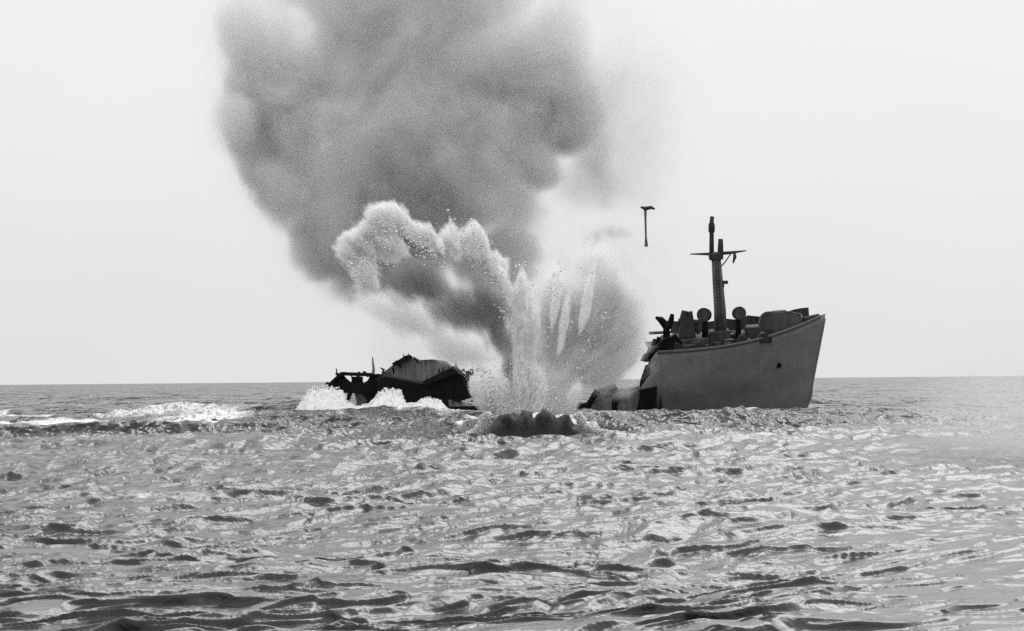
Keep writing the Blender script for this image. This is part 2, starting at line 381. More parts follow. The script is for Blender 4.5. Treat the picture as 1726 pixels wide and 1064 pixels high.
def hull_shell():
    nx_, nz_ = 34, 16
    jz = [rnd.uniform(-0.45, 0.45) for _ in range(nz_ + 1)]
    v = []; f = []
    for side in (-1, 1):
        k0 = len(v)
        for j in range(nz_ + 1):
            tz = j / nz_
            for i in range(nx_ + 1):
                ti = (i / nx_)
                zt = -3.5
                x = AFT + (10.9 - AFT) * ti
                ztop = sheer(x) + 0.55
                z = zt + (ztop - zt) * tz
                xs = stem(z)
                aft = AFT + jz[j] * 0.9 + 1.7 * max(0, tz - 0.62) / 0.38
                x = aft + (xs - aft) * (1 - (1 - ti) ** 1.25)
                ztop = sheer(x) + 0.55
                z = zt + (ztop - zt) * tz
                y = halfb(min(x, stem(z)), z)
                if side > 0: x = x + 3.0 * (1 - ti)
                if i == nx_: x = stem(z); y = 0.05
                dent = 0.10 * mn.noise(Vector((x * 0.35, z * 0.45, side * 3.0)))
                v.append((x, side * (y + dent * (1 if i < nx_ else 0)), z))
        for j in range(nz_):
            for i in range(nx_):
                a = k0 + j * (nx_ + 1) + i
                f.append((a, a + 1, a + nx_ + 2, a + nx_ + 1))
    # inner skin for thickness
    n = len(v); vi = [(x - 0.0, y * 0.975 - (0.02 if y > 0 else -0.02), z) for x, y, z in v]
    fi = [tuple(reversed([k + n for k in q])) for q in f]
    # rims
    rim = []
    for s_ in (0, 1):
        k0 = s_ * (nz_ + 1) * (nx_ + 1)
        top = [k0 + nz_ * (nx_ + 1) + i for i in range(nx_ + 1)]
        for a, b in zip(top, top[1:]): rim.append((a, b, b + n, a + n))
        aftc = [k0 + j * (nx_ + 1) for j in range(nz_ + 1)]
        for a, b in zip(aftc, aftc[1:]): rim.append((a, b, b + n, a + n))
    stemc = [(j * (nx_ + 1) + nx_) for j in range(nz_ + 1)]; k1 = (nz_ + 1) * (nx_ + 1)
    for a, b in zip(stemc, stemc[1:]): rim.append((a, b, b + k1, a + k1))
    m = MB(); m.add(v + vi, f + fi + rim); return m
hull = hull_shell().build('hull', M_hull, bow, smooth=True)
# stem bar
MB().tube([(stem(z) + 0.03, 0, z) for z in np.linspace(-3, 9.35, 16)], 0.13, 8).build('stem_bar', M_hull, hull, smooth=True)
# sheer rail cap and rubbing strake on the near side
for side in (-1, 1):
    pts = [(x, side * (halfb(x, sheer(x) + .5) + 0.05), sheer(x) + 0.56) for x in np.linspace(-8, 10.6, 26)]
    MB().tube(pts, 0.17, 6).build('rail_cap', M_tub, hull)
# deck
dv = []; df = []
xs_ = np.linspace(-8.6, 10.3, 30)
for x in xs_:
    b = halfb(x, sheer(x)) * 0.97 - 0.02
    z = sheer(x) - 0.35
    dv += [(x, -b, z), (x, -b * .5, z + 0.12), (x, 0, z + 0.2), (x, b * .5, z + 0.12), (x, b, z)]
for i in range(len(xs_) - 1):
    for k in range(4): df.append((i * 5 + k, (i + 1) * 5 + k, (i + 1) * 5 + k + 1, i * 5 + k + 1))
MB().add(dv, df).build('deck', M_deck, bow, smooth=True)
# dark frames and bulkhead in the open broken end
bh = MB()
poly = [(-6.6, -3), (-7.2, 1.5), (-7.6, 5), (-7.5, 7.3), (0, 7.5), (7.5, 7.3), (7.6, 5), (7.2, 1.5), (6.6, -3)]
bh.add([(-8.2 + rnd.uniform(-.3, .3), y, z) for y, z in poly] + [(-7.9, y, z) for y, z in poly],
       [tuple(range(9)), tuple(reversed(range(9, 18)))])
bh.build('bulkhead', M_dark, bow)
def plate(pts, th, name, mat, parent, yoff=0.0):
    return MB().prism(pts, yoff, yoff + th, jag=0.04).build(name, mat, parent)
def loc(px, py):
    """pixel in the ship's centre plane to local x,z (trim taken out)"""
    X = (px - 1230) / PPM; Z = (690.5 - py) / PPM
    return (X * math.cos(TRIM) + Z * math.sin(TRIM), -X * math.sin(TRIM) + Z * math.cos(TRIM))
# torn plating at the break
for q in ([(1072, 690), (1073, 640), (1082, 612), (1096, 608), (1101, 640), (1100, 690)],
          [(1074, 604), (1080, 592), (1090, 590), (1100, 600), (1104, 622), (1094, 622), (1090, 606), (1082, 606)],
          [(1086, 612), (1098, 582), (1112, 568), (1134, 562), (1128, 586), (1104, 604)]):
    plate([(loc(*p)[0], loc(*p)[1] + 0.9) for p in q], 0.35, 'torn_plating', M_black, bow, -7.9)
# low flooded side plating behind the break
low = MB()
lp = [(984, 694), (990, 676), (999, 655), (1008, 648), (1030, 646), (1034, 651), (1072, 646), (1078, 646), (1079, 720), (984, 720)]
low.prism([(loc(*p)[0], loc(*p)[1] + 0.8) for p in lp], -7.4, -6.6, jag=0.15)
low.build('sunken_side_plating', paint('flooded_grey_plating', 0.13, 0.5, 0.7), bow)
for q, r_ in (([(1031, 692), (1032, 668), (1030, 646)], 0.32), ([(1020, 650), (1034, 645)], 0.34), ([(985, 682), (996, 664), (1003, 652)], 0.36), ([(968, 679), (990, 676)], 0.28), ([(956, 694), (1012, 692)], 0.30), ([(1070, 690), (1074, 668)], 0.2)):
    MB().tube([(loc(*p)[0], -7.7, loc(*p)[1] + 0.85) for p in q], r_, 7, 0.35).build('bent_frame', M_black, bow)
# hawse hole and anchor, side ports, draught marks too small to read
hx, hz = loc(1308, 620)
yb = -(halfb(hx, hz + 0.7) + 0.02)
an = MB(); an.tube([(hx, yb + .1, hz + 0.7), (hx, yb - 0.14, hz + 0.7)], 0.30, 12)
an.build('hawse_pipe', M_black, bow)

# gun tub on the forecastle
def dz(x): return sheer(x) - 0.2
tub = MB()
seg = 30; cx, cr = 6.3, 1.65
ring_o = []; ring_i = []
for k in range(seg):
    a = 2 * math.pi * k / seg
    h = 2.4 - 0.75 * math.cos(a) ** 4 + 0.18 * math.sin(a * 3 + 1) + 0.10 * rnd.uniform(-1, 1)
    ring_o.append((cx + 1.5 * cr * math.cos(a), cr * math.sin(a), dz(cx) + h)); ring_i.append((cx + 1.5 * (cr - .12) * math.cos(a), (cr - .12) * math.sin(a), dz(cx) + h))
bo = [(x, y, dz(cx) - 0.2) for x, y, z in ring_o]; bi = [(x, y, dz(cx) - 0.2) for x, y, z in ring_i]
n_ = seg
fs = []
for k in range(seg):
    j = (k + 1) % seg
    fs += [(k, j, n_ + j, n_ + k), (2 * n_ + k, 3 * n_ + k, 3 * n_ + j, 2 * n_ + j), (n_ + k, n_ + j, 3 * n_ + j, 3 * n_ + k)]
tub.add(bo + ring_o + bi + ring_i, fs)
tubo = tub.build('gun_tub', M_tub, bow, smooth=False)
MB().box((cx - .1, 0, dz(cx) + 1.3), (2.2, 1.7, 2.6), taper=0.8).build('gun_shield', M_dark, tubo, bevel=0.15)
MB().tube([(cx + .6, 0, dz(cx) + 2.0), (cx + 1.9, 0, dz(cx) + 2.05)], 0.12, 8).build('gun_barrel', M_dark, tubo)
rf = MB()
rf.box((cx - 3.0, 0.2, dz(cx - 3) + 0.7), (2.4, 3.2, 1.7), taper=0.75); MB().box((cx + 2.9, 0.1, dz(cx + 2.9) + 0.5), (1.0, 1.2, 1.2), taper=0.8).build('capstan', M_dark, bow, bevel=.1); rf.build('windlass_house', M_dark, bow, bevel=0.12)
for k, (x, y, r_, h) in enumerate(((4.1, -1.8, .35, .8), (3.2, 1.6, .4, .9), (8.6, -0.4, .2, .6), (9.4, 0.3, .18, .5))):
    MB().tube([(x, y, dz(x) - .1), (x, y, dz(x) + h * .8), (x, y, dz(x) + h)], [r_, r_ * .8, r_ * 1.15], 10).build('bollard', M_dark, bow)
# far-side bulwark, dark inner face, with stanchions
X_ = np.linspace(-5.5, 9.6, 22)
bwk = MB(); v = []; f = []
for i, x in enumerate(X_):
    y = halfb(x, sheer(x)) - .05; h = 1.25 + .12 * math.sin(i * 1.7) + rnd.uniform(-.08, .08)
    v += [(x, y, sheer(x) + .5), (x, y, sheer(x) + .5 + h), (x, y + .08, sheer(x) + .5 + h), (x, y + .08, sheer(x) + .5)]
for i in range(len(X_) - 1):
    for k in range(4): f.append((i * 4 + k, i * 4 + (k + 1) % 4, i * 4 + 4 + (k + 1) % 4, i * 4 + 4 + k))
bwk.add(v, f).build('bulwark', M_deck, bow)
for k in range(26):      # low gear heaped along the deck: lockers, coils, ready boxes
    x = rnd.uniform(-7.5, 8.2); y = rnd.uniform(-.75, .6) * halfb(x, sheer(x)); z = dz(x)
    if k % 3: MB().box((x, y, z + .35), (rnd.uniform(.5, 1.7), rnd.uniform(.5, 1.2), rnd.uniform(.7, 1.5)), Matrix.Rotation(rnd.uniform(0, 3), 3, 'Z'), taper=.85).build('deck_locker', M_dark, bow, bevel=.05)
    else: MB().tube([(x, y, z), (x, y, z + .35), (x, y, z + .7)], [.5, .56, .4], 10, .15).build('rope_coil', M_dark, bow)
# hatch coaming, winches, deck house at the mast foot
MB().box((-4.5, 0.2, dz(-4.5) + 0.55), (5.2, 6.0, 1.3), taper=0.96).build('hatch_coaming', M_deck, bow, bevel=0.1)
MB().box((2.4, 0.8, dz(2.4) + .45), (2.6, 3.2, 1.0), taper=0.9).build('deck_house', M_dark, bow, bevel=0.1)
MB().box((-0.6, 0.2, dz(-.6) + .8), (2.7, 3.0, 1.7), taper=0.85).build('mast_house', M_deck, bow, bevel=0.12)
for (x, y) in ((1.6, -3.2), (-3.2, -4.6), (4.6, -2.0), (-5.8, -4.8), (3.8, -4.4)):
    wn = MB(); z = dz(x) + .3
    wn.tube([(x, y - .9, z + .45), (x, y + .9, z + .45)], .42, 12); wn.tube([(x, y - 1.1, z + .45), (x, y - .9, z + .45)], .6, 12)
    wn.box((x + .2, y + .2, z + .1), (1.5, 1.4, .6)); wn.build('winch', M_dark, bow)

# mast
mx_, mz0 = loc(1213, 560)[0], 7.6
def ml(px, py, y=0.0):
    x, z = loc(px, py); return (x, y, z)
mast = MB().tube([ml(1214, 572), ml(1213, 520), ml(1209, 470), ml(1206, 424)], [0.72, 0.66, 0.58, 0.50], 16).build('mast', M_mast, bow, smooth=True)
MB().tube([ml(1199, 434), ml(1199, 410), ml(1199, 392), ml(1199, 389), ml(1199, 378), ml(1199, 374), ml(1200, 364)], [.28, .26, .24, .36, .36, .24, .22], 10).build('topmast', M_dark, mast, smooth=True)
MB().tube([ml(1213.5, 434), ml(1214, 412), ml(1214, 402)], [.34, .30, .26], 10).build('topmast', M_dark, mast, smooth=True)
MB().tube([ml(1163, 427), ml(1195, 427), ml(1212, 426.5), ml(1232, 425), ml(1257, 422)], [.06, .17, .2, .17, .06], 8).build('yardarm', M_dark, mast)
MB().box(ml(1206, 431), (1.5, 1.3, 0.75)).build('crosstree', M_dark, mast, bevel=.08)
MB().tube([ml(1232, 426), ml(1222, 440), ml(1212, 452)], .07, 6).build('brace', M_dark, mast)
MB().tube([ml(1237, 425), ml(1238, 432), ml(1235, 443)], [.12, .2, .08], 6).build('block', M_dark, mast)
MB().box(ml(1221, 475), (.7, .5, .35)).build('lamp_bracket', M_dark, mast, bevel=.05)
MB().box(ml(1216, 478), (.5, .4, .8)).build('lamp_bracket', M_dark, mast, bevel=.05)
ld = MB()
for k in range(22):
    py = 560 - k * 5.6; px = 1213.5 - (560 - py) * 0.05
    ld.box(ml(px, py, -0.74 + (560 - py) * 0.0012), (.42, .05, .05))
ld.tube([ml(1210.5, 562, -.74), ml(1203.5, 436, -.6)], .03, 5); ld.tube([ml(1216.5, 562, -.74), ml(1209.5, 436, -.6)], .03, 5)
ld.build('ladder', M_dark, mast)
# cowl ventilators
def vent(px, py, rpx, pbase, turn, y=0.0):
    c = Vector(ml(px, py, y)); r = rpx / PPM
    o = MB()
    o.tube([ml(px, pbase, y), ml(px, py + rpx * .5, y)], [r * .45, r * .42], 12)
    prof = []
    d = Vector((math.sin(turn), -math.cos(turn), 0.12)).normalized()
    o.tube([c - d * r * .95, c - d * r * .7, c - d * r * .3, c + d * r * .1, c + d * r * .45, c + d * r * .5], [r * .35, r * .72, r * .95, r * 1.02, r * 1.0, r * .9], 18)
    v_ = o.build('cowl_ventilator', M_black, bow, smooth=True)
    MB().tube([c + d * r * .46, c + d * r * .58], [r * 1.05, r * 1.05], 18).build('rim', M_dark, v_)
    MB().tube([c + d * r * .40, c + d * r * .60], [r * .78, r * .78], 18).build('mouth', M_deck, v_)
vent(1242, 525, 11, 566, 0.3, -1.5); vent(1186, 527, 11.5, 566, -0.5, -1.5)
# tangled gear between mast and break
g1 = MB()
g1.box(ml(1156, 548, -1), (1.9, 1.2, 2.2), taper=.7); g1.tube([ml(1142, 539, -1), ml(1176, 541, -1)], .36, 8, .3)
g1.tube([ml(1150, 540, -1), ml(1154, 521, -1)], .45, 7, .4); g1.tube([ml(1164, 541, -1), ml(1161, 522, -1)], .3, 7, .4); g1.tube([ml(1176, 560, -1), ml(1170, 546, -1)], .2, 6, .2)
g1.build('winch_platform', M_dark, bow)
g2 = MB()
g2.tube([ml(1123, 575, -1), ml(1122, 552, -1), ml(1124, 545, -1)], [.42, .40, .5], 8, .25); g2.tube([ml(1124, 548, -1), ml(1112, 535, -1), ml(1104, 531, -1)], [.5, .38, .12], 8, .3)
g2.tube([ml(1124, 548, -1), ml(1130, 538, -1), ml(1132, 526, -1)], [.5, .36, .22], 8, .3)
g2.build('bent_derrick_post', M_black, bow)
for k in range(16):
    px = rnd.uniform(1094, 1140); py = 585 - (px - 1094) * 0.45 + rnd.uniform(-6, 12)
    x, z = loc(px, py)
    MB().box((x, rnd.uniform(-6, 0), z + .2), (rnd.uniform(.5, 1.4), rnd.uniform(.3, 1.0), rnd.uniform(.2, .8)), Matrix.Rotation(rnd.uniform(0, 3), 3, 'Y')).build('deck_wreckage', M_black, bow)

# ------------------------------------------------------------------ stern wreck
wb = WX(670, 335); WPM = FPX / 335.0
wk = empty('ship_stern_wreck', wb)
tag(wk, 'black capsized stern half of the broken ship wallowing in white wash', 'shipwreck')
def wl(px, py): return ((px - 670) / WPM, (696 - py) / WPM)
def wp(pts, y0, y1, name, mat, jag=.12):
    return MB().prism([wl(*p) for p in pts], y0, y1, jag=jag).build(name, mat, wk)
# main hull lump, rounded, lofted through several slices so that it has body
def lump(outline, ys, scl, name, mat):
    cx_ = sum(p[0] for p in outline) / len(outline); 
    n = len(outline); v = []; f = []
    for y, s in zip(ys, scl):
        for p in outline:
            x, z = wl(*p); xc, zc = wl(cx_, 690)
            v.append((xc + (x - xc) * s + rnd.uniform(-.12, .12), y + rnd.uniform(-.2, .2), zc + (z - zc) * s + rnd.uniform(-.06, .06)))
    for k in range(len(ys) - 1):
        for i in range(n): f.append((k * n + i, k * n + (i + 1) % n, (k + 1) * n + (i + 1) % n, (k + 1) * n + i))
    f.append(tuple(range(n))); f.append(tuple(reversed(range((len(ys) - 1) * n, len(ys) * n))))
    return MB().add(v, f).build(name, mat, wk)
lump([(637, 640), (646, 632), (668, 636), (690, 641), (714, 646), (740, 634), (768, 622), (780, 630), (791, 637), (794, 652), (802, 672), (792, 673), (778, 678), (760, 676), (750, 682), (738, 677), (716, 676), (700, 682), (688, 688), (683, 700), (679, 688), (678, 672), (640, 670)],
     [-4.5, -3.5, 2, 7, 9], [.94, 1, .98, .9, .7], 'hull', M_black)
lump([(640, 634), (652, 624), (666, 613), (684, 603), (696, 603), (706, 608), (730, 608), (752, 611), (764, 622), (738, 634), (714, 645), (690, 641), (666, 637)],
     [1.5, 2.5, 6, 8], [1, 1.0, .99, .9], 'sloping_deck', M_wreckgrey)
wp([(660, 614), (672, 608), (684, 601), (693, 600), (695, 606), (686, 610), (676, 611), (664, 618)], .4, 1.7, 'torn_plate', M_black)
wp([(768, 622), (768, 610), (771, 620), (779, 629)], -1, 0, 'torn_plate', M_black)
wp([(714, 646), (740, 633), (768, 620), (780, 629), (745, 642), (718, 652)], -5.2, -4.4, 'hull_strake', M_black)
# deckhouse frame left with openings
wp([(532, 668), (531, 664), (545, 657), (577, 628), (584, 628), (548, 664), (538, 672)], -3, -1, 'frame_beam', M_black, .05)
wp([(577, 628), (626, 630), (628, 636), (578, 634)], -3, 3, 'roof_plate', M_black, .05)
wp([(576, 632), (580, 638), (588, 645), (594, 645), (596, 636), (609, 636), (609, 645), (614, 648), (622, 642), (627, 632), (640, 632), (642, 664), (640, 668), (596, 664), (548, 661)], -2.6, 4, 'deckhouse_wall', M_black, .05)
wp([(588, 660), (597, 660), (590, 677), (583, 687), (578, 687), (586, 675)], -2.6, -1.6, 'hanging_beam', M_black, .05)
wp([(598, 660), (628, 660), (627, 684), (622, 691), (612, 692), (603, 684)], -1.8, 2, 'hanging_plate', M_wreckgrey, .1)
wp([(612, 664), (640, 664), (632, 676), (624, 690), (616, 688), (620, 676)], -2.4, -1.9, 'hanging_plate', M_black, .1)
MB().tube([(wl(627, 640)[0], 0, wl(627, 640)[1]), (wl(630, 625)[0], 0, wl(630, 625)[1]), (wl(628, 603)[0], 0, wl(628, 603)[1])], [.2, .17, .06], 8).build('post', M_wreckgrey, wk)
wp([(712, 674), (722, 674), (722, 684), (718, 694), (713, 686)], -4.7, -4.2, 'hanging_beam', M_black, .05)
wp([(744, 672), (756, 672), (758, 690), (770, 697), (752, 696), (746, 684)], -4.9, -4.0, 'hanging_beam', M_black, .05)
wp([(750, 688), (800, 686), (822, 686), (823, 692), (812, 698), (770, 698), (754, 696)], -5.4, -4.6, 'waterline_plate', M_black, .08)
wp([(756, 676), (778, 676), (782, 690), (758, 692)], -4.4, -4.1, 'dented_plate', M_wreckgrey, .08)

WT = [(540, 664), (560, 646), (577, 630), (600, 630), (626, 632), (640, 634), (656, 624), (674, 610), (694, 604), (720, 640), (745, 630), (768, 620), (785, 632), (796, 655), (800, 670), (770, 690), (742, 680), (700, 680), (684, 690), (625, 680)]
for k in range(44):
    a = WT[rnd.randrange(len(WT))]; x, z = wl(a[0] + rnd.uniform(-10, 10), a[1] + rnd.uniform(-3, 7)); L = rnd.uniform(.3, 1.3); an_ = rnd.uniform(0, math.pi)
    d = Vector((math.cos(an_), rnd.uniform(-.4, .4), math.sin(an_))) * L / 2; c = Vector((x, rnd.uniform(-5, -2), z))
    if k % 2: MB().tube([c - d, c + d * .2 + Vector((.1, 0, .08)), c + d], rnd.uniform(.05, .13), 6, .4).build('bent_frame', M_black, wk)
    else:
        MB().prism([(c.x - d.x, c.z - d.z), (c.x + d.x * .3, c.z + d.z * .9), (c.x + d.x, c.z + d.z), (c.x + d.x * .6 + .3, c.z - .3), (c.x - d.x * .2, c.z - .4)], c.y, c.y + .08, jag=.1).build('torn_plate', M_black, wk)
# ------------------------------------------------------------------ foam, white wash and spray droplets
def white(name, c=0.88):
    m = bpy.data.materials.new(name); m.use_nodes = True; n = m.node_tree; n.nodes.clear()
    out = n.nodes.new('ShaderNodeOutputMaterial')
    d = n.nodes.new('ShaderNodeBsdfDiffuse'); d.inputs[0].default_value = (c, c, c, 1)
    t = n.nodes.new('ShaderNodeBsdfTranslucent'); t.inputs[0].default_value = (c, c, c, 1)
    mi = n.nodes.new('ShaderNodeMixShader'); mi.inputs[0].default_value = 0.3
    g = n.nodes.new('ShaderNodeNewGeometry'); no = n.nodes.new('ShaderNodeTexNoise'); no.inputs['Scale'].default_value = 2.5; no.inputs['Detail'].default_value = 6
    n.links.new(g.outputs['Position'], no.inputs['Vector'])
    bp = n.nodes.new('ShaderNodeBump'); bp.inputs['Distance'].default_value = 0.12; bp.inputs['Strength'].default_value = .5
    n.links.new(no.outputs[0], bp.inputs['Height']); n.links.new(bp.outputs[0], d.inputs['Normal'])
    n.links.new(d.outputs[0], mi.inputs[1]); n.links.new(t.outputs[0], mi.inputs[2]); n.links.new(mi.outputs[0], out.inputs[0])
    return m
M_foam = white('white_foam', 0.84); M_spray = white('spray_drops', 0.92)
M_darkspray = paint('dark_torn_water', 0.035, 0.35, 0.6, 1.0)

def drops(pos, size, name, mat, parent=None):
    """pos n x 3, size n : one mesh of small tumbling four-sided flecks"""
    n = len(pos); g = np.random.RandomState(len(pos) % 1000)
    tet = np.array([(1, 1, 1), (-1, -1, 1), (-1, 1, -1), (1, -1, -1)], float)
    fo_ = np.array([(0, 1, 3), (0, 3, 2), (0, 2, 1), (1, 2, 3)])
    ang = g.rand(n, 1) * 6.283; jit = tet[None] * (0.6 + 0.8 * g.rand(n, 4, 1))
    jit = np.stack([jit[..., 0] * np.cos(ang) - jit[..., 1] * np.sin(ang), jit[..., 0] * np.sin(ang) + jit[..., 1] * np.cos(ang), jit[..., 2]], -1)
    co = pos[:, None, :] + jit * size[:, None, None]
    fc = (np.arange(n)[:, None, None] * 4 + fo_[None]).reshape(-1, 3)
    me = bpy.data.meshes.new(name); me.vertices.add(n * 4); me.vertices.foreach_set('co', co.astype(np.float32).ravel())
    me.loops.add(fc.size); me.loops.foreach_set('vertex_index', fc.astype(np.int32).ravel())
    me.polygons.add(len(fc)); me.polygons.foreach_set('loop_start', np.arange(0, fc.size, 3, dtype=np.int32))
    me.update(calc_edges=True); me.materials.append(mat)
    o = bpy.data.objects.new(name, me); COL.objects.link(o)
    if parent: o.parent = parent; o.matrix_parent_inverse = Matrix.Translation(-parent.location)
    return o
G = np.random.RandomState(5)
def mound(px0, px1, py_top, D, depth, name, mat, parent=None, hgt_fn=None, nx_=90, ny_=24, rough=1.0, seed=1):
    """heaped white water: height field over a strip of sea"""
    v = []; f = []
    for j in range(ny_ + 1):
        tj = j / ny_; y = D + depth * (tj - .5)
        for i in range(nx_ + 1):
            ti = i / nx_; px = px0 + (px1 - px0) * ti
            p = WX(px, y); h = hgt_fn(px) / (FPX / D) * (1.3 if seed == 4 else 1.0)
            e = math.sin(math.pi * tj) ** .5 if 0 < tj < 1 else 0
            q = Vector((p.x * 1.7, y * .6, seed * 7.1))
            nz = mn.fractal(q * .9, 1.0, 2.0, 5) * .5
            v.append((p.x + .3 * mn.noise(q * 2), y, -0.3 + (h + 0.3) * e * (1 + rough * nz)))
    for j in range(ny_):
        for i in range(nx_):
            a = j * (nx_ + 1) + i; f.append((a, a + 1, a + nx_ + 2, a + nx_ + 1))
    o = MB().add(v, f).build(name, mat, None, smooth=True)
    if parent: o.parent = parent; o.matrix_parent_inverse = Matrix.Translation(-parent.location)
    return o
def interp(tab):
    xs, ys = zip(*tab); return lambda x: float(np.interp(x, xs, ys))
wash = empty('white_wash', WX(620, 318))
tag(wash, 'heap of bright white foam breaking over the black stern wreck', 'foam')
hw = interp([(470, 0), (497, 4), (510, 22), (525, 36), (548, 38), (575, 34), (585, 18), (600, 10), (622, 14), (640, 30), (650, 34), (676, 32), (684, 14), (700, 14), (712, 20), (722, 24), (744, 16), (752, 6), (780, 3), (800, 0)])
mound(470, 800, 0, 320, 24, 'foam_heap', M_foam, wash, hw, 300, 60, .65, 2)
g = np.random.RandomState(3); n = 2600; px = g.uniform(492, 765, n); top = np.array([hw(a) for a in px])
pos = np.array([tuple(P(a, 698 - h, 319 + g.uniform(-2, 2))) for a, h in zip(px, top * (0.85 + 0.45 * g.rand(n) ** 2))])
drops(pos, .02 + .07 * g.rand(n) ** 2, 'foam_drops', M_spray, wash)['kind'] = 'stuff'
# ------------------------------------------------------------------ the explosion
blast = empty('water_column', WX(890, ED))
tag(blast, 'tall white water column and dark jets thrown up by the explosion between the two ship halves', 'explosion')
def par(o):
    o.parent = blast; o.matrix_parent_inverse = Matrix.Translation(-blast.location); return o

smoke_mats = {}
# unit puff mesh (lumpy ball) shared by all the puffs
def ball(name, seed, mat):
    me = bpy.data.meshes.new(name); bm = bmesh.new(); bmesh.ops.create_icosphere(bm, subdivisions=3, radius=1.0)
    for v in bm.verts: v.co *= 1.0 - 0.10 * (0.5 + 0.5 * mn.noise(v.co * 2.3 + Vector((seed, 0, 0))))
    bm.to_mesh(me); bm.free(); me.polygons.foreach_set('use_smooth', [True] * len(me.polygons)); me.materials.append(mat); return me
_meshes = {}
def puff(parent, mat, a, b, D, r, depth=None, name='smoke_puff'):
    """ellipsoid of volume from pixel a to pixel b (its long axis), radius r pixels, at distance D"""
    key = (mat.name, rnd.randrange(3))
    if key not in _meshes: _meshes[key] = ball(name, key[1] * 3.7, mat)
    A, B = P(*a, D), P(*b, D); c = (A + B) / 2; ax = B - A; L = ax.length / 2
    o = bpy.data.objects.new(name, _meshes[key]); COL.objects.link(o)
    pm = D / FPX; rr = r * pm; dd = (depth if depth else r) * pm
    ang = math.atan2(ax.z, ax.x) if ax.length > 1e-6 else 0
    o.rotation_euler = (0, -ang, rnd.uniform(-.1, .1)); o.scale = (L + rr, dd, rr)
    o.location = c - parent.location; o.parent = parent
    return o

S_back = smoke_mat('rolling_grey_smoke', 0.88, 0.22, 0.085, 0.52, 0.36, 0.0, 8, rough=.66)
S_thin = smoke_mat('thin_grey_smoke', 0.87, 0.08, 0.07, 0.6, 0.6, 0.0, 5)
S_dark = smoke_mat('dark_dirty_smoke', 0.42, 1.6, 0.8, 0.55, 0.5, 0.0, 6, streak=7, rough=.62)
S_white = smoke_mat('white_spray_cloud', 0.999, 4.0, 1.25, 0.62, 0.3, 0.0, 7, streak=11, rough=.7)
S_spike = smoke_mat('white_jet_spray', 0.999, 4.5, 1.7, 0.50, 0.3, 0.0, 7, streak=12, rough=.7)
S_mist = smoke_mat('pale_spray_mist', 0.97, 1.25, 0.9, 0.42, 0.6, 0.0, 6, streak=8, rough=.65)
S_foot = smoke_mat('dark_water_spray', 0.15, 8.0, 1.5, 0.6, 0.3, 0.0, 6, streak=9, rough=.65)
smoke_mats['w'] = smoke_mat('white_foam_spray', 0.999, 0.7, 0.9, 0.6, 0.4, 0.0, 6, rough=.7)
S_pale = smoke_mat('pale_drifting_mist', 0.96, 0.06, 0.10, 0.5, 0.7, 0.1, 4)

for a, b, r in (((600, 696), (620, 690), 14), ((640, 690), (680, 684), 18), ((700, 692), (745, 690), 16), ((440, 712), (520, 710), 9), ((560, 706), (740, 704), 10)):
    puff(wash, smoke_mats['w'], a, b, 314, r, 14, 'foam_spray')
# big cloud of smoke behind everything
smoke = empty('smoke_cloud', WX(700, 430))
tag(smoke, 'huge grey smoke cloud rising out of the top of the frame behind the explosion', 'smoke')
BD = 430
for a, b, r in (((560, -40), (800, -60), 230), ((520, 110), (880, 90), 215), ((560, 235), (860, 240), 200), ((600, 350), (830, 350), 165), ((540, 330), (600, 430), 110), ((455, 90), (460, 250), 92), ((400, 180), (410, 230), 48), ((425, 230), (455, 320), 62), ((400, 30), (430, 90), 80), ((500, 240), (540, 280), 95), ((880, 260), (920, 290), 70), ((455, 300), (500, 350), 75), ((520, 400), (560, 450), 72), ((960, 150), (960, 250), 80), ((700, 300), (870, 330), 130), ((760, 130), (900, 180), 190),
                ((590, 430), (700, 470), 115), ((800, 420), (860, 440), 100), ((470, 40), (470, 200), 130), ((930, 60), (930, 220), 130)):
    puff(smoke, S_back, a, b, BD + rnd.uniform(-8, 8), r, 190)
for a, b, r in (((430, 100), (420, 260), 110), ((500, 380), (560, 470), 100), ((1000, 60), (1000, 240), 120), ((960, 320), (1010, 300), 90), ((480, -30), (420, 30), 120), ((1000, -20), (960, 30), 130), ((880, 330), (900, 420), 75), ((390, 170), (400, 250), 70), ((540, 440), (590, 490), 75), ((450, 300), (500, 400), 80), ((980, 200), (990, 260), 90), ((1080, 120), (1060, 330), 130)):
    puff(smoke, S_thin, a, b, BD + 6, r, 130)

# dark dirty smoke blown out at the left of the column
for a, b, r in (((672, 470), (740, 490), 66), ((720, 505), (830, 535), 68), ((800, 480), (845, 540), 58), ((832, 545), (860, 600), 38), ((854, 600), (866, 650), 24)):
    puff(blast, S_dark, a, b, ED - 1, r, 56)
for a, b, r in (((620, 500), (760, 560), 60), ((740, 570), (820, 600), 58)):
    puff(blast, S_mist, a, b, ED + 9, r, 60)
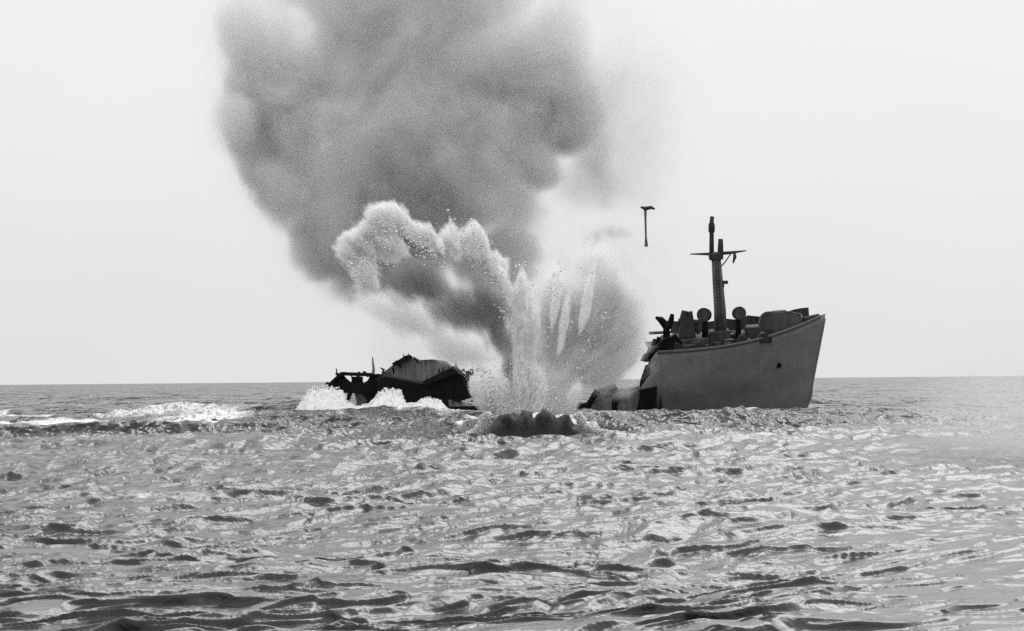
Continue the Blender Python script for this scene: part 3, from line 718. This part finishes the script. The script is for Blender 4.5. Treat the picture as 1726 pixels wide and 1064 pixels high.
# white crowned lobes
for a, b, r in (((600, 400), (590, 430), 42), ((640, 368), (664, 372), 46), ((690, 385), (716, 400), 34), ((606, 395), (630, 385), 34), ((618, 430), (650, 400), 34), ((715, 395), (745, 415), 24), ((612, 452), (622, 480), 36),
                ((755, 395), (775, 420), 34), ((792, 385), (812, 425), 30), ((828, 430), (850, 460), 28), ((640, 410), (680, 425), 40),
                ((879, 470), (880, 500), 24), ((874, 510), (880, 570), 38)):
    puff(blast, S_white, a, b, ED + 3, r, r * .9)
for a, b, r in (((879, 446), (879, 560), 17), ((876, 480), (880, 640), 24),  ((946, 432), (928, 570), 13), ((1003, 436), (975, 580), 14), ((962, 470), (940, 620), 12), ((905, 500), (895, 620), 16), ((757, 366), (772, 425), 12), ((797, 368), (828, 440), 15), ((834, 432), (868, 520), 15),
                ((738, 398), (748, 430), 10), ((850, 690), (845, 640), 26), ((905, 690), (900, 620), 30), ((815, 690), (798, 640), 20), ((960, 690), (975, 650), 20), ((880, 600), (884, 690), 30)):
    puff(blast, S_spike, a, b, ED - 3, r, r * 1.2, 'spray_spike')
# paler body of the column
for a, b, r in (((880, 560), (885, 650), 62), ((950, 520), (950, 640), 90), ((1020, 500), (1010, 610), 85), ((1000, 430), (1020, 470), 60),
                ((830, 640), (870, 680), 60), ((940, 640), (920, 690), 60), ((960, 600), (1040, 640), 60), ((1000, 520), (1060, 600), 80), ((930, 470), (940, 600), 70), ((1045, 480), (1060, 550), 56), ((1045, 460), (1060, 600), 58), ((1000, 450), (1040, 640), 80), ((920, 470), (960, 560), 60)):
    puff(blast, S_mist, a, b, ED + 4 + rnd.uniform(-2, 2), r, 60)
S_grey = smoke_mat('grey_smoke_wisp', 0.75, 1.1, 0.7, 0.5, 0.5, 0.0, 6, streak=5, rough=.65)
for a, b, r in (((985, 415), (1010, 400), 27), ((1010, 390), (1062, 392), 22), ((1035, 450), (1045, 500), 26)):
    puff(blast, S_grey, a, b, ED + 6, r, 30)
mist = empty('spray_mist', WX(1000, 365))
tag(mist, 'pale mist drifting between the white column and the upright bow section', 'mist')
for a, b, r in (((960, 400), (980, 600), 110), ((1040, 420), (1080, 560), 90), ((700, 600), (800, 640), 90), ((1060, 380), (1120, 460), 70), ((640, 560), (720, 600), 80)):
    puff(mist, S_pale, a, b, 372, r, 110)

# jets of drops: base pixel -> tip pixel, bending, widening, torn at the tip
JETS = [((820, 640), (640, 342), 40, 9000, -24, .80), ((800, 620), (572, 408), 34, 6000, -24, .82), ((830, 640), (700, 378), 26, 6000, -10, .78), ((868, 640), (757, 352), 11, 5000, -12, .72),
        ((872, 640), (796, 362), 14, 8000, -8, .66), ((876, 660), (834, 428), 15, 6000, -4, .5), ((884, 700), (879, 440), 17, 12000, 0, .1), ((905, 700), (948, 420), 12, 3500, 6, .45),
        ((915, 700), (1008, 425), 13, 3500, 12, .5), ((930, 700), (1060, 500), 20, 2500, 20, .3), ((850, 698), (790, 615), 22, 7000, -6, 0), ((835, 700), (800, 650), 14, 3500, -5, 0),
        ((950, 698), (990, 640), 16, 3500, 6, 0), ((880, 698), (890, 600), 46, 12000, 0, 0), ((850, 698), (835, 650), 26, 7000, 0, 0), ((920, 698), (940, 650), 26, 6000, 0, 0)]
for k, (a, b, wd, cnt, bend, t0) in enumerate(JETS):
    g = np.random.RandomState(100 + k); cnt = cnt // 18
    t = t0 + (1 - t0) * g.rand(cnt) ** .75
    lob = g.randint(0, 7, cnt); off = (lob - 3) / 3.0                       # torn into fingers
    tl = 1 - 0.10 * g.rand(7)[lob] * 2
    wdt = wd * (0.35 + 0.8 * t) * np.clip((1.04 - t) / 0.16, 0.0, 1) ** .5
    u = off * wdt * .8 + g.normal(size=cnt) * wdt * .22
    dv_ = np.array([b[0] - a[0], b[1] - a[1]], float); Ln = np.hypot(*dv_); nrm = np.array([-dv_[1], dv_[0]]) / Ln
    tt = t * tl
    X = a[0] + dv_[0] * tt + nrm[0] * (u + bend * 4 * t * (1 - t) * -1); Yp = a[1] + dv_[1] * tt + nrm[1] * (u + bend * 4 * t * (1 - t) * -1)
    Dd = ED - 3 + g.normal(size=cnt) * wd / EPM * .5 
    pos = np.array([tuple(P(x, y, d)) for x, y, d in zip(X, Yp, Dd)])
    o = drops(pos, (0.012 + 0.055 * g.rand(cnt) ** 3), 'spray_jet', M_spray, blast); o['kind'] = 'stuff'

# dark torn collar of water at the foot of the column, with ragged teeth
BDs = 186.0
hd = interp([(770, 0), (800, 4), (825, 12), (838, 22), (848, 28), (858, 30), (872, 27), (885, 29), (900, 27), (912, 31), (924, 28), (942, 22), (955, 22), (965, 15), (985, 8), (1010, 3), (1040, 0)])
mound(770, 1040, 0, BDs, 3.2, 'torn_water_collar', M_darkspray, blast, hd, 190, 16, .5, 4)
for a, b, r in (((846, 718), (852, 702), 10), ((860, 712), (858, 700), 9), ((884, 712), (886, 704), 11), ((908, 712), (912, 696), 10), ((922, 712), (924, 702), 9), ((950, 718), (956, 704), 9)):
    puff(blast, S_foot, a, b, BDs - 1.6, r, 16, 'dark_spray_spike')
# white lips thrown out at both sides
for pts, rr in (([(740, 741), (765, 740), (790, 736), (805, 727), (815, 712), (822, 700)], 4.5), ([(975, 700), (982, 716), (998, 727), (1020, 731), (1045, 732)], 4)):
    g = np.random.RandomState(len(pts)); cnt = 2600; t = g.rand(cnt) * (len(pts) - 1); xs, ys = zip(*pts)
    X = np.interp(t, range(len(pts)), xs) + g.normal(size=cnt) * rr * .6; Yp = np.interp(t, range(len(pts)), ys) + g.normal(size=cnt) * rr * .45
    pos = np.array([tuple(P(x, y, 184.5)) for x, y in zip(X, Yp)])
    drops(pos, .03 + .06 * g.rand(cnt), 'splash_lip', M_spray, blast)['kind'] = 'stuff'

# ------------------------------------------------------------------ debris in the air
FD = 338.0; fpm = FPX / FD
c = P(1089, 382, FD); fr = empty('mast_fragment', c)
tag(fr, 'dark length of mast with a short crosspiece flung in the air', 'debris')
def fl(px, py, y=0): return ((px - 1089) / fpm, y, (382 - py) / fpm)
MB().tube([fl(1089, 416), fl(1088.5, 400), fl(1088, 370), fl(1088, 350)], [.22, .11, .12, .16], 8, .2).build('spar', M_mast, fr)
MB().tube([fl(1080, 349), fl(1088, 352), fl(1098, 350), fl(1104, 353)], [.1, .25, .22, .1], 7, .3).build('crosspiece', M_dark, fr)
def fragment(px, py, ang, L, wdt, label):
    o = MB(); c = P(px, py, FD); d = Vector((math.cos(ang), .2, math.sin(ang))) * (L / fpm / 2)
    o.tube([-d, -d * .3, d * .4, d], [wdt / fpm * .3, wdt / fpm * .5, wdt / fpm * .6, wdt / fpm * .2], 6, .5)
    ob = o.build('plate_fragment', M_mast, None); ob.location = c
    tag(ob, label, 'debris'); return ob
fragment(1010, 444, 1.1, 16, 6, 'small dark scrap at the tip of the right spray spike')

# ------------------------------------------------------------------ low mist added to pale and fade the water on the right
bank = empty('added_mist', WX(1600, 170))
tag(bank, 'low pale mist added to fade the water at the right', 'mist')
S_bank = smoke_mat('low_added_mist', 0.93, 0.055, 0.04, 0.35, 0.8, 0.0, 2)
puff(bank, S_bank, (1590, 690), (1800, 690), 130, 150, 1100)
